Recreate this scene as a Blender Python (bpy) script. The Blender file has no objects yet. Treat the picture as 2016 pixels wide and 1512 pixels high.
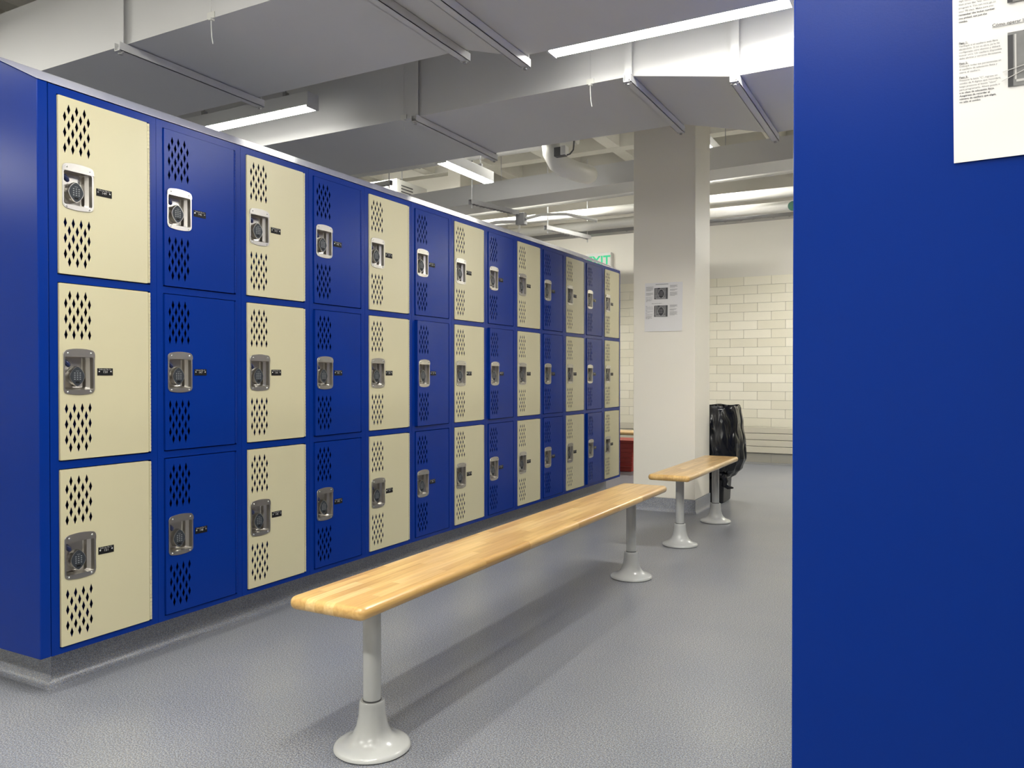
import bpy, bmesh, math, random
from mathutils import Vector, Matrix
random.seed(7)
PI = math.pi
scene = bpy.context.scene
COL = scene.collection

# ------------------------------------------------------------------ camera, world, exposure
def add_camera():
    yaw, pitch, roll = math.radians(28.353), math.radians(-0.592), math.radians(-0.036)
    f = Vector((-math.sin(yaw) * math.cos(pitch), math.cos(yaw) * math.cos(pitch), math.sin(pitch)))
    r = Vector((math.cos(yaw), math.sin(yaw), 0)); u = r.cross(f)
    r2 = r * math.cos(roll) + u * math.sin(roll); u2 = -r * math.sin(roll) + u * math.cos(roll)
    cd = bpy.data.cameras.new('camera'); cam = bpy.data.objects.new('camera', cd); COL.objects.link(cam)
    cd.sensor_fit = 'HORIZONTAL'; cd.sensor_width = 36.0; cd.lens = 1557 / 2016 * 36.0
    cd.clip_start = 0.02; cd.clip_end = 100
    M = Matrix((r2, u2, -f)).transposed().to_4x4(); M.translation = (2.4138, -1.4699, 1.0)
    cam.matrix_world = M
    scene.camera = cam
add_camera()
world = bpy.data.worlds.new('world'); scene.world = world; world.use_nodes = True
world.node_tree.nodes['Background'].inputs[0].default_value = (0.9, 0.93, 1, 1)
world.node_tree.nodes['Background'].inputs[1].default_value = 0.02
vs = scene.view_settings
vs.view_transform = 'Standard'; vs.look = 'None'; vs.gamma = 1.0; vs.use_curve_mapping = False
vs.exposure = 0.0
LAMP = 76.0                      # radiance of the fluorescent lenses
LAMP_COL = (1.0, 0.978, 0.90)

# ------------------------------------------------------------------ materials
MAT = {}
def nodes_of(m):
    m.use_nodes = True
    nt = m.node_tree; b = nt.nodes['Principled BSDF']
    return nt, b
def pbr(name, color, rough=0.5, metal=0.0, vary=0.0, vscale=6.0, bump=0.0, bscale=200.0, coat=0.0, spec=0.5, emit=None):
    m = bpy.data.materials.new(name); nt, b = nodes_of(m)
    b.inputs['Base Color'].default_value = (*color, 1); b.inputs['Roughness'].default_value = rough
    b.inputs['Metallic'].default_value = metal
    b.inputs['Specular IOR Level'].default_value = spec
    if coat: b.inputs['Coat Weight'].default_value = coat; b.inputs['Coat Roughness'].default_value = 0.12
    tc = nt.nodes.new('ShaderNodeTexCoord')
    if vary:
        n = nt.nodes.new('ShaderNodeTexNoise'); n.inputs['Scale'].default_value = vscale; n.inputs['Detail'].default_value = 4
        nt.links.new(tc.outputs['Object'], n.inputs['Vector'])
        mx = nt.nodes.new('ShaderNodeMix'); mx.data_type = 'RGBA'
        mx.inputs['A'].default_value = (*[c * (1 - vary) for c in color], 1)
        mx.inputs['B'].default_value = (*[min(1, c * (1 + vary)) for c in color], 1)
        nt.links.new(n.outputs['Fac'], mx.inputs['Factor']); nt.links.new(mx.outputs['Result'], b.inputs['Base Color'])
    if bump:
        n2 = nt.nodes.new('ShaderNodeTexNoise'); n2.inputs['Scale'].default_value = bscale; n2.inputs['Detail'].default_value = 3
        nt.links.new(tc.outputs['Object'], n2.inputs['Vector'])
        bp = nt.nodes.new('ShaderNodeBump'); bp.inputs['Strength'].default_value = bump; bp.inputs['Distance'].default_value = 0.002
        nt.links.new(n2.outputs['Fac'], bp.inputs['Height']); nt.links.new(bp.outputs['Normal'], b.inputs['Normal'])
    if emit:
        b.inputs['Emission Color'].default_value = (*emit[0], 1); b.inputs['Emission Strength'].default_value = emit[1]
    MAT[name] = m
    return m

pbr('blue', (0.0012, 0.024, 0.215), 0.27, vary=0.06, vscale=3, bump=0.05, bscale=350, spec=0.14)
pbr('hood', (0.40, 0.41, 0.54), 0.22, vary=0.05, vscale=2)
pbr('cream', (0.525, 0.487, 0.325), 0.38, vary=0.02, vscale=4, bump=0.05, bscale=350)
pbr('steel', (0.50, 0.48, 0.45), 0.33, 1.0, vary=0.05, vscale=60)
pbr('steel_dark', (0.40, 0.385, 0.37), 0.38, 1.0)
pbr('keypad', (0.030, 0.035, 0.043), 0.5, spec=0.25)
pbr('keys', (0.22, 0.23, 0.24), 0.45)
pbr('black_plate', (0.008, 0.008, 0.009), 0.5, spec=0.15)
pbr('white_ink', (0.42, 0.42, 0.42), 0.5)
pbr('rivet', (0.8, 0.8, 0.8), 0.25, 1.0)
pbr('navy_latch', (0.010, 0.018, 0.075), 0.3)
pbr('duct_paint', (0.66, 0.66, 0.66), 0.5, vary=0.03, vscale=2.0, bump=0.08, bscale=60)
pbr('wall_paint', (0.76, 0.73, 0.65), 0.55, vary=0.02, vscale=2, bump=0.06, bscale=120)
pbr('column_paint', (0.87, 0.83, 0.73), 0.45, vary=0.02, vscale=2, bump=0.06, bscale=90)
pbr('slab_paint', (0.66, 0.64, 0.58), 0.8, vary=0.10, vscale=5, bump=0.6, bscale=14)
pbr('pipe_paint', (0.76, 0.75, 0.70), 0.4, vary=0.02, vscale=5)
pbr('gray_metal', (0.36, 0.36, 0.37), 0.45, 0.3)
pbr('dark_metal', (0.10, 0.10, 0.105), 0.5, 0.3)
pbr('lamp_housing', (0.70, 0.70, 0.68), 0.45)
pbr('lens', (0.9, 0.9, 0.9), 0.5, emit=(LAMP_COL, LAMP))
pbr('lens_high', (0.9, 0.9, 0.9), 0.5, emit=(LAMP_COL, LAMP * 1.7))
pbr('lens_dim', (0.9, 0.9, 0.9), 0.5, emit=(LAMP_COL, LAMP * 0.30))
pbr('lens_mid', (0.9, 0.9, 0.9), 0.5, emit=(LAMP_COL, LAMP * 0.42))
pbr('leg_paint', (0.50, 0.51, 0.50), 0.20, vary=0.02, vscale=10)
pbr('grout', (0.34, 0.31, 0.24), 0.9)
pbr('radiator', (0.60, 0.56, 0.45), 0.45)
pbr('paper', (0.80, 0.79, 0.78), 0.8)
pbr('ink', (0.06, 0.06, 0.07), 0.8)
pbr('ink_soft', (0.22, 0.22, 0.23), 0.8)
pbr('photo_mid', (0.20, 0.20, 0.20), 0.6, vary=0.45, vscale=35)
pbr('photo_dark', (0.045, 0.045, 0.05), 0.6)
pbr('photo_light', (0.52, 0.51, 0.50), 0.6)
pbr('black_plastic', (0.010, 0.011, 0.014), 0.45)
def bag_material():
    m = bpy.data.materials.new('bag'); nt, b = nodes_of(m)
    b.inputs['Base Color'].default_value = (0.007, 0.008, 0.012, 1); b.inputs['Roughness'].default_value = 0.22; b.inputs['Specular IOR Level'].default_value = 0.5
    tc = nt.nodes.new('ShaderNodeTexCoord'); mp = nt.nodes.new('ShaderNodeMapping'); mp.inputs['Scale'].default_value = (1.0, 1.0, 0.45); mp.inputs['Rotation'].default_value = (0.3, 0.5, 0.2)
    nt.links.new(tc.outputs['Object'], mp.inputs['Vector'])
    n = nt.nodes.new('ShaderNodeTexNoise'); n.noise_type = 'RIDGED_MULTIFRACTAL'; n.inputs['Scale'].default_value = 13; n.inputs['Detail'].default_value = 3; n.inputs['Distortion'].default_value = 0.8
    nt.links.new(mp.outputs[0], n.inputs['Vector'])
    bp = nt.nodes.new('ShaderNodeBump'); bp.inputs['Strength'].default_value = 1.0; bp.inputs['Distance'].default_value = 0.05
    nt.links.new(n.outputs['Fac'], bp.inputs['Height']); nt.links.new(bp.outputs['Normal'], b.inputs['Normal'])
    MAT['bag'] = m
bag_material()
pbr('red_plastic', (0.28, 0.020, 0.012), 0.45, vary=0.1, vscale=20)
pbr('green_letters', (0.01, 0.36, 0.16), 0.5, emit=((0.01, 0.45, 0.2), 0.6))
pbr('sign_white', (0.72, 0.72, 0.68), 0.4)
pbr('green_valve', (0.0, 0.07, 0.035), 0.4)
pbr('glue', (0.35, 0.20, 0.08), 0.6)

def tile_material():
    m = bpy.data.materials.new('tile'); nt, b = nodes_of(m)
    oi = nt.nodes.new('ShaderNodeObjectInfo'); r = nt.nodes.new('ShaderNodeValToRGB')
    r.color_ramp.elements[0].color = (0.79, 0.75, 0.60, 1); r.color_ramp.elements[1].color = (0.88, 0.84, 0.70, 1)
    nt.links.new(oi.outputs['Random'], r.inputs['Fac']); nt.links.new(r.outputs['Color'], b.inputs['Base Color'])
    b.inputs['Roughness'].default_value = 0.28
    MAT['tile'] = m
tile_material()

def wood_material():
    m = bpy.data.materials.new('maple'); nt, b = nodes_of(m)
    oi = nt.nodes.new('ShaderNodeObjectInfo'); tc = nt.nodes.new('ShaderNodeTexCoord')
    ramp = nt.nodes.new('ShaderNodeValToRGB'); cr = ramp.color_ramp
    cr.elements[0].position = 0.0; cr.elements[0].color = (0.53, 0.32, 0.105, 1)
    cr.elements[1].position = 1.0; cr.elements[1].color = (0.76, 0.53, 0.235, 1)
    e = cr.elements.new(0.25); e.color = (0.60, 0.375, 0.130, 1)
    e = cr.elements.new(0.7); e.color = (0.68, 0.445, 0.165, 1)
    nt.links.new(oi.outputs['Random'], ramp.inputs['Fac'])
    add = nt.nodes.new('ShaderNodeVectorMath'); add.operation = 'MULTIPLY_ADD'
    sc = nt.nodes.new('ShaderNodeCombineXYZ')
    for i in range(3): nt.links.new(oi.outputs['Random'], sc.inputs[i])
    add.inputs[1].default_value = (70, 3.5, 70)
    nt.links.new(tc.outputs['Object'], add.inputs[0]); nt.links.new(sc.outputs[0], add.inputs[2])
    n = nt.nodes.new('ShaderNodeTexNoise'); n.inputs['Scale'].default_value = 1.0; n.inputs['Detail'].default_value = 5; n.inputs['Distortion'].default_value = 0.6
    nt.links.new(add.outputs[0], n.inputs['Vector'])
    mx = nt.nodes.new('ShaderNodeMix'); mx.data_type = 'RGBA'; mx.blend_type = 'MULTIPLY'
    r2 = nt.nodes.new('ShaderNodeValToRGB'); r2.color_ramp.elements[0].position = 0.3; r2.color_ramp.elements[0].color = (0.80, 0.74, 0.66, 1); r2.color_ramp.elements[1].position = 0.62; r2.color_ramp.elements[1].color = (1.05, 1.04, 1.03, 1)
    nt.links.new(n.outputs['Fac'], r2.inputs['Fac'])
    mx.inputs['Factor'].default_value = 1.0
    nt.links.new(ramp.outputs['Color'], mx.inputs['A']); nt.links.new(r2.outputs['Color'], mx.inputs['B'])
    nt.links.new(mx.outputs['Result'], b.inputs['Base Color'])
    b.inputs['Roughness'].default_value = 0.32; b.inputs['Coat Weight'].default_value = 0.35; b.inputs['Coat Roughness'].default_value = 0.15
    MAT['maple'] = m
wood_material()

def floor_material(name, gain, scale=250, lo=0.34, hi=0.66):
    m = bpy.data.materials.new(name); nt, b = nodes_of(m)
    geo = nt.nodes.new('ShaderNodeNewGeometry')
    v = nt.nodes.new('ShaderNodeTexNoise'); v.inputs['Scale'].default_value = scale; v.inputs['Detail'].default_value = 2.5; v.inputs['Roughness'].default_value = 0.7
    nt.links.new(geo.outputs['Position'], v.inputs['Vector'])
    r = nt.nodes.new('ShaderNodeValToRGB'); cr = r.color_ramp
    g = gain
    cr.elements[0].position = lo; cr.elements[0].color = (0.10 * g, 0.105 * g, 0.125 * g, 1)
    cr.elements[1].position = hi; cr.elements[1].color = (0.72 * g, 0.715 * g, 0.70 * g, 1)
    e = cr.elements.new(0.50); e.color = (0.335 * g, 0.335 * g, 0.34 * g, 1)
    nt.links.new(v.outputs['Fac'], r.inputs['Fac'])
    v2 = nt.nodes.new('ShaderNodeTexNoise'); v2.inputs['Scale'].default_value = 190; v2.inputs['Detail'].default_value = 1
    off = nt.nodes.new('ShaderNodeVectorMath'); off.inputs[1].default_value = (7.3, 2.1, 5.5)
    nt.links.new(geo.outputs['Position'], off.inputs[0]); nt.links.new(off.outputs[0], v2.inputs['Vector'])
    r2 = nt.nodes.new('ShaderNodeValToRGB'); c2 = r2.color_ramp
    c2.elements[0].position = 0.40; c2.elements[0].color = (0.87, 0.96, 1.15, 1)
    c2.elements[1].position = 0.60; c2.elements[1].color = (1.02, 1.0, 0.98, 1)
    nt.links.new(v2.outputs['Fac'], r2.inputs['Fac'])
    mx = nt.nodes.new('ShaderNodeMix'); mx.data_type = 'RGBA'; mx.blend_type = 'MULTIPLY'; mx.inputs['Factor'].default_value = 1
    nt.links.new(r.outputs['Color'], mx.inputs['A']); nt.links.new(r2.outputs['Color'], mx.inputs['B'])
    v3 = nt.nodes.new('ShaderNodeTexNoise'); v3.inputs['Scale'].default_value = 2.2; v3.inputs['Detail'].default_value = 3
    nt.links.new(geo.outputs['Position'], v3.inputs['Vector'])
    r3 = nt.nodes.new('ShaderNodeValToRGB'); r3.color_ramp.elements[0].position = 0.35; r3.color_ramp.elements[0].color = (0.93, 0.94, 0.97, 1); r3.color_ramp.elements[1].position = 0.65; r3.color_ramp.elements[1].color = (1.05, 1.04, 1.02, 1)
    nt.links.new(v3.outputs['Fac'], r3.inputs['Fac'])
    mx2 = nt.nodes.new('ShaderNodeMix'); mx2.data_type = 'RGBA'; mx2.blend_type = 'MULTIPLY'; mx2.inputs['Factor'].default_value = 1
    nt.links.new(mx.outputs['Result'], mx2.inputs['A']); nt.links.new(r3.outputs['Color'], mx2.inputs['B'])
    nt.links.new(mx2.outputs['Result'], b.inputs['Base Color'])
    b.inputs['Roughness'].default_value = 0.32
    bp = nt.nodes.new('ShaderNodeBump'); bp.inputs['Strength'].default_value = 0.25; bp.inputs['Distance'].default_value = 0.001
    nt.links.new(v.outputs['Fac'], bp.inputs['Height']); nt.links.new(bp.outputs['Normal'], b.inputs['Normal'])
    MAT[name] = m
floor_material('floor_epoxy', 0.62)
floor_material('cove_epoxy', 0.9, 330, 0.26, 0.76)

# ------------------------------------------------------------------ mesh helpers
class MB:
    def __init__(s): s.v = []; s.f = []
    def add(s, vs_, fs_):
        o = len(s.v); s.v += [tuple(v) for v in vs_]; s.f += [tuple(i + o for i in f) for f in fs_]; return s
    def box(s, x0, x1, y0, y1, z0, z1):
        return s.add([(x0, y0, z0), (x1, y0, z0), (x1, y1, z0), (x0, y1, z0), (x0, y0, z1), (x1, y0, z1), (x1, y1, z1), (x0, y1, z1)],
                     [(0, 3, 2, 1), (4, 5, 6, 7), (0, 1, 5, 4), (1, 2, 6, 5), (2, 3, 7, 6), (3, 0, 4, 7)])
    def prism(s, pts, axis, a, b):
        """pts: 2-D outline in the two other axes (x: (y,z), y: (x,z), z: (x,y)); extruded from a to b"""
        n = len(pts)
        def P(p, t):
            return {'x': (t, p[0], p[1]), 'y': (p[0], t, p[1]), 'z': (p[0], p[1], t)}[axis]
        vs_ = [P(p, a) for p in pts] + [P(p, b) for p in pts]
        return s.add(vs_, [tuple(range(n))[::-1], tuple(range(n, 2 * n))] + [(i, (i + 1) % n, n + (i + 1) % n, n + i) for i in range(n)])
    def cyl(s, p0, p1, r, n=12, r1=None):
        p0 = Vector(p0); p1 = Vector(p1); d = (p1 - p0).normalized()
        a = d.orthogonal().normalized(); b = d.cross(a); r1 = r if r1 is None else r1
        vs_ = [p0 + (a * math.cos(2 * PI * i / n) + b * math.sin(2 * PI * i / n)) * r for i in range(n)]
        vs_ += [p1 + (a * math.cos(2 * PI * i / n) + b * math.sin(2 * PI * i / n)) * r1 for i in range(n)]
        return s.add(vs_, [tuple(range(n))[::-1], tuple(range(n, 2 * n))] + [(i, (i + 1) % n, n + (i + 1) % n, n + i) for i in range(n)])
    def tube(s, path, r, n=12):
        path = [Vector(p) for p in path]; rs = r if isinstance(r, (list, tuple)) else [r] * len(path)
        rings = []; a = None
        for i, p in enumerate(path):
            d = (path[min(i + 1, len(path) - 1)] - path[max(i - 1, 0)]).normalized()
            a = d.orthogonal().normalized() if a is None else (a - d * a.dot(d)).normalized()
            b = d.cross(a)
            rings.append([p + (a * math.cos(2 * PI * k / n) + b * math.sin(2 * PI * k / n)) * rs[i] for k in range(n)])
        vs_ = [v for q in rings for v in q]; fs_ = [tuple(range(n))[::-1], tuple(range((len(path) - 1) * n, len(path) * n))]
        for i in range(len(path) - 1):
            for k in range(n): fs_.append((i * n + k, i * n + (k + 1) % n, (i + 1) * n + (k + 1) % n, (i + 1) * n + k))
        return s.add(vs_, fs_)
    def lathe(s, prof, n=48, c=(0, 0)):
        vs_ = []; fs_ = []
        for (r, z) in prof:
            for k in range(n): vs_.append((c[0] + r * math.cos(2 * PI * k / n), c[1] + r * math.sin(2 * PI * k / n), z))
        for i in range(len(prof) - 1):
            for k in range(n): fs_.append((i * n + k, i * n + (k + 1) % n, (i + 1) * n + (k + 1) % n, (i + 1) * n + k))
        fs_.append(tuple(range(n))[::-1]); fs_.append(tuple(range((len(prof) - 1) * n, len(prof) * n)))
        return s.add(vs_, fs_)
    def mesh(s, name, mat, smooth=None, bevel=0.0, segs=2, shift=(0, 0, 0)):
        me = bpy.data.meshes.new(name)
        me.from_pydata([(v[0] - shift[0], v[1] - shift[1], v[2] - shift[2]) for v in s.v], [], s.f)
        if bevel:
            bm = bmesh.new(); bm.from_mesh(me)
            bmesh.ops.bevel(bm, geom=bm.edges[:], offset=bevel, segments=segs, profile=0.5, affect='EDGES')
            bm.to_mesh(me); bm.free()
        finish(me, mat, smooth)
        return me
def finish(me, mat, smooth):
    me.update(); me.materials.clear(); me.materials.append(MAT[mat])
    if smooth:
        me.shade_smooth(); me.set_sharp_from_angle(angle=math.radians(smooth))
def obj(name, me, parent=None, loc=(0, 0, 0), rot=(0, 0, 0)):
    o = bpy.data.objects.new(name, me); COL.objects.link(o)
    o.location = loc; o.rotation_euler = rot
    if parent is not None: o.parent = parent
    return o
def part(name, mb, mat, parent=None, smooth=None, bevel=0.0, segs=2, loc=(0, 0, 0)):
    return obj(name, mb.mesh(name, mat, smooth, bevel, segs), parent, loc)
def tag(o, label=None, cat=None, group=None, kind=None):
    if label: o['label'] = label
    if cat: o['category'] = cat
    if group: o['group'] = group
    if kind: o['kind'] = kind
    return o
def thing(name, label, cat, loc=(0, 0, 0), rz=0.0, group=None):
    o = bpy.data.objects.new(name, None); COL.objects.link(o); o.location = loc; o.rotation_euler = (0, 0, rz)
    o.empty_display_size = 0.1
    return tag(o, label, cat, group)
def struct(name, me, parent=None):
    o = obj(name, me, parent)
    if parent is None: o['kind'] = 'structure'
    return o
def curve_plate(name, outlines, thick, mat, mapping, smooth=None):
    """flat plate with holes: outlines[0] is the rim, the others are cut out"""
    cu = bpy.data.curves.new(name, 'CURVE'); cu.dimensions = '2D'; cu.fill_mode = 'BOTH'; cu.extrude = thick / 2
    for pts in outlines:
        sp = cu.splines.new('POLY'); sp.points.add(len(pts) - 1); sp.use_cyclic_u = True
        for p, q in zip(sp.points, pts): p.co = (q[0], q[1], 0, 1)
    to = bpy.data.objects.new(name, cu); COL.objects.link(to)
    dg = bpy.context.evaluated_depsgraph_get(); dg.update()
    me = bpy.data.meshes.new_from_object(to.evaluated_get(dg)); bpy.data.objects.remove(to); bpy.data.curves.remove(cu)
    for v in me.vertices: v.co = mapping(v.co)
    me.name = name; finish(me, mat, smooth)
    return me
def text_mesh(name, body, size, mat, mapping, align='LEFT', thick=0.0, shear=0.0, fat=0.0):
    cu = bpy.data.curves.new(name, 'FONT'); cu.body = body; cu.size = size; cu.align_x = align; cu.align_y = 'CENTER'
    cu.extrude = thick; cu.resolution_u = 2; cu.offset = fat
    to = bpy.data.objects.new(name, cu); COL.objects.link(to)
    dg = bpy.context.evaluated_depsgraph_get(); dg.update()
    me = bpy.data.meshes.new_from_object(to.evaluated_get(dg)); bpy.data.objects.remove(to); bpy.data.curves.remove(cu)
    for v in me.vertices: v.co = mapping(v.co)
    me.name = name; finish(me, mat, None)
    return me
def rrect(x0, x1, y0, y1, r, n=4):
    out = []
    for cx, cy, a0 in ((x1 - r, y1 - r, 0), (x0 + r, y1 - r, PI / 2), (x0 + r, y0 + r, PI), (x1 - r, y0 + r, 1.5 * PI)):
        for i in range(n + 1):
            a = a0 + PI / 2 * i / n; out.append((cx + r * math.cos(a), cy + r * math.sin(a)))
    return out

# ------------------------------------------------------------------ room shell
FARY = 7.73
struct('floor', MB().box(-7, 7, -5, 8.2, -0.10, 0.0).mesh('floor', 'floor_epoxy'))
struct('wall_left', MB().box(-7.1, -7, -5, 8.2, 0, 3.9).mesh('wall_left', 'wall_paint'))
struct('wall_right', MB().box(7, 7.1, -5, 8.2, 0, 3.9).mesh('wall_right', 'wall_paint'))
struct('wall_front', MB().box(-7, 7, -5.1, -5, 0, 3.9).mesh('wall_front', 'wall_paint'))
wall_back = struct('wall_back', MB().box(-7, 7, FARY + 0.012, FARY + 0.2, 0, 3.9).mesh('wall_back', 'wall_paint'))
part('grout_bed', MB().box(-6.99, 6.99, FARY + 0.005, FARY + 0.0118, 0.02, 2.126), 'grout', wall_back)
TP, TH = 0.3048, 0.1003
tile_me = MB().box(-TP / 2 + 0.0015, TP / 2 - 0.0015, -0.004, 0.0048, -TH / 2 + 0.0015, TH / 2 - 0.0015).mesh('tile', 'tile')
stuff = MB()
for r in range(21):
    zc = 2.126 - TH * (r + 0.5)
    for k in range(-23, 24):
        x0 = 0.149 + TP * k - (TP / 2 if r % 2 else 0); xc = x0 + TP / 2
        if xc < -6.7 or xc > 6.7: continue
        if -1.35 < xc < 1.75 and r < 21:
            o = obj('tile', tile_me, wall_back, (xc, FARY, zc))
        else:
            stuff.box(xc - TP / 2 + 0.0015, xc + TP / 2 - 0.0015, FARY - 0.004, FARY + 0.0048, zc - TH / 2 + 0.0015, zc + TH / 2 - 0.0015)
tag(part('tile_field', stuff, 'tile', wall_back), kind='stuff')
struct('trim_1', MB().box(-6.99, 6.99, FARY - 0.010, FARY + 0.011, 0, 0.0195).mesh('trim_1', 'sign_white'))

struct('wall_bulkhead', MB().box(-6.99, -2.62, 6.6, FARY + 0.005, 2.3, 3.71).box(-2.72, -2.55, 6.45, 6.62, 2.3, 3.71).mesh('wall_bulkhead', 'wall_paint'))
# waffle slab
ceiling = struct('ceiling', MB().box(-7.1, 7.1, -5.1, 8.3, 3.72, 3.9).mesh('ceiling', 'slab_paint'))
RIBZ = 3.42; PITCH = 0.78
ribx = MB().box(-6.99, 6.99, -0.075, 0.075, 0, 3.7195 - RIBZ).mesh('rib', 'slab_paint')
for i in range(-7, 4):
    obj('rib', ribx, ceiling, (0, 5.75 + PITCH * i + 0.0, RIBZ))
riby = MB().box(-0.07, 0.07, -4.9, 7.7, 0.0005, 3.7195 - RIBZ).mesh('rib', 'slab_paint')
for i in range(-6, 10):
    obj('rib', riby, ceiling, (-1.42 + PITCH * i, 0, RIBZ + 0.004))

# column with cove base
CX0, CX1, CY0, CY1 = 0.399, 0.866, 4.18, 4.592
column = struct('wall_column', MB().box(CX0, CX1, CY0, CY1, 0.10, 3.415).mesh('wall_column', 'column_paint', None, 0.004, 2))
part('column_head', MB().box(CX0 - 0.45, CX1 + 0.45, CY0 - 0.45, CY1 + 0.45, 3.4, 3.7), 'slab_paint', column)
def cove(name, x0, x1, y0, y1, h, flare=0.03):
    """rectangular curb whose sides sweep out into the floor"""
    prof = [(0.0, h), (0.0, flare * 1.6)]
    for i in range(1, 7):
        a = PI / 2 * i / 6
        prof.append((flare * (1 - math.cos(a)), flare * 1.6 * (1 - math.sin(a)) + 0.0004))
    m = MB(); n = len(prof)
    vs_ = []
    for (d, z) in prof: vs_ += [(x0 - d, y0 - d, z), (x1 + d, y0 - d, z), (x1 + d, y1 + d, z), (x0 - d, y1 + d, z)]
    fs_ = [(0, 1, 2, 3)]
    for i in range(n - 1):
        for k in range(4): fs_.append((i * 4 + k, (i + 1) * 4 + k, (i + 1) * 4 + (k + 1) % 4, i * 4 + (k + 1) % 4))
    fs_.append(tuple(range(4 * (n - 1), 4 * n))[::-1])
    return struct(name, m.add(vs_, fs_).mesh(name, 'cove_epoxy', 40))
cove('baseboard_column', CX0 - 0.006, CX1 + 0.006, CY0 - 0.006, CY1 + 0.006, 0.0995, 0.02)
P = 0.381; NC = 13; LEN = P * NC; DEP = 0.31
cove('baseboard_left', -0.52, -0.105, 0.062, LEN - 0.05, 0.1295)
RX = 2.189
cove('baseboard_right', RX + 0.105, RX + 0.52, 0.05, LEN - 0.05, 0.1295)

# ------------------------------------------------------------------ lockers
ZC = [(1.3058, 1.9020), (0.7214, 1.3058), (0.1310, 0.7214)]          # cell bottom, top
ZD = [(1.3207, 1.8746), (0.7366, 1.2909), (0.1520, 0.7062)]          # door bottom, top
DY0, DY1, HY = 0.0288, 0.3424, 0.3520                               # door, hinge edge
DH = 0.5541
def frame_mesh(row):
    (c0, c1), (d0, d1) = ZC[row], ZD[row]
    h = c1 - c0; a, b = d0 - c0 - 0.0032, d1 - c0 + 0.0028
    y0, y1 = 0.0006, P - 0.0006; oy0, oy1 = DY0 - 0.0022, HY + 0.0022
    m = MB()
    # face frame
    m.box(-0.022, 0, y0, oy0, 0, h); m.box(-0.022, 0, oy1, y1, 0, h)
    m.box(-0.022, 0, oy0, oy1, 0, a); m.box(-0.022, 0, oy0, oy1, b, h)
    # stop lips behind the door
    m.box(-0.0215, -0.0185, oy0, oy0 + 0.012, a, b)
    # carcass
    m.box(-DEP + 0.002, -0.022, y0, y0 + 0.0016, 0, h); m.box(-DEP + 0.002, -0.022, y1 - 0.0016, y1, 0, h)
    m.box(-DEP + 0.002, -DEP + 0.004, y0 + 0.0016, y1 - 0.0016, 0, h)
    m.box(-DEP + 0.004, -0.022, y0 + 0.0016, y1 - 0.0016, 0.0002, 0.002); m.box(-DEP + 0.004, -0.022, y0 + 0.0016, y1 - 0.0016, h - 0.002, h - 0.0002)
    return m.mesh('frame', 'blue')
frames = [frame_mesh(r) for r in range(3)]
CUPY = 0.0912
def diamond(cy, cz, w=0.0116, h=0.0345): return [(cy - w / 2, cz), (cy, cz - h / 2), (cy + w / 2, cz), (cy, cz + h / 2)]
def diamonds():
    out = []
    for i in range(7):
        cy = 0.0497 + 0.01305 * i
        for k in range(3):
            z = (0.1165, 0.1655, 0.2145)[k] if i % 2 == 0 else (0.1410, 0.1900, 0.2390)[k]
            out.append(diamond(cy, z)); out.append(diamond(cy, -z))
    return out
def cup_outline(w=0.104, h=0.133, bulge=0.0065, r=0.012):
    out = []; base = rrect(-w / 2, w / 2, -h / 2, h / 2, r, 5)
    # subdivide top and bottom, then arch them
    res = []
    for i, p in enumerate(base):
        q = base[(i + 1) % len(base)]; res.append(p)
        if abs(p[1] - q[1]) < 1e-6 and abs(p[0] - q[0]) > 0.02:
            for t in range(1, 8): res.append((p[0] + (q[0] - p[0]) * t / 8, p[1]))
    for (x, y) in res:
        b = bulge * max(0, 1 - (x / (w / 2)) ** 2); out.append((x, y + (b if y > 0 else -b)))
    return out
OP = (-0.0470, 0.0465, -0.0575, 0.0475)                             # cup opening (y0,y1,z0,z1) about the cup centre
def hinge_rel(co): return co
def door_mesh(mat):
    hole = [(CUPY + p[0], p[1]) for p in rrect(OP[0] - 0.001, OP[1] + 0.001, OP[2] - 0.001, OP[3] + 0.001, 0.006, 3)]
    r = 0.003
    rim = rrect(DY0, DY1, -DH / 2, DH / 2, r, 2)
    me = curve_plate('door', [rim, hole] + diamonds(), 0.0014, mat, lambda c: Vector((0.0045 + c.z, c.x - HY, c.y)))
    bm = bmesh.new(); bm.from_mesh(me)
    m = MB(); z0, z1 = -DH / 2, DH / 2
    X0, X1 = -0.014, 0.0040
    m.box(X0, X1, DY0, DY0 + 0.0014, z0 + 0.001, z1 - 0.001); m.box(X0, X1, DY1 - 0.0014, DY1, z0 + 0.001, z1 - 0.001)
    m.box(X0, X1, DY0 + 0.0014, DY1 - 0.0014, z0, z0 + 0.0014); m.box(X0, X1, DY0 + 0.0014, DY1 - 0.0014, z1 - 0.0014, z1)
    off = [bm.verts.new((v[0], v[1] - HY, v[2])) for v in m.v]
    for f in m.f: bm.faces.new([off[i] for i in f])
    bm.to_mesh(me); bm.free(); finish(me, mat, None)
    return me
def hinge_mesh(mat):
    m = MB(); n = 44; s = (DH - 0.004) / n
    m.cyl((0.0040, -0.0043, -DH / 2 + 0.002), (0.0040, -0.0043, DH / 2 - 0.002), 0.0024, 6)
    for i in range(n):
        z = -DH / 2 + 0.002 + s * i
        m.cyl((0.0040, -0.0043, z + 0.0008), (0.0040, -0.0043, z + s - 0.0008), 0.0043, 8)
    m.box(-0.012, 0.0012, -0.0052, -0.0040, -DH / 2 + 0.002, DH / 2 - 0.002)
    return m.mesh('hinge', mat, 50)
door_me = {c: door_mesh(c) for c in ('cream', 'blue')}
hinge_me = {c: hinge_mesh(c) for c in ('cream', 'blue')}
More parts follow.
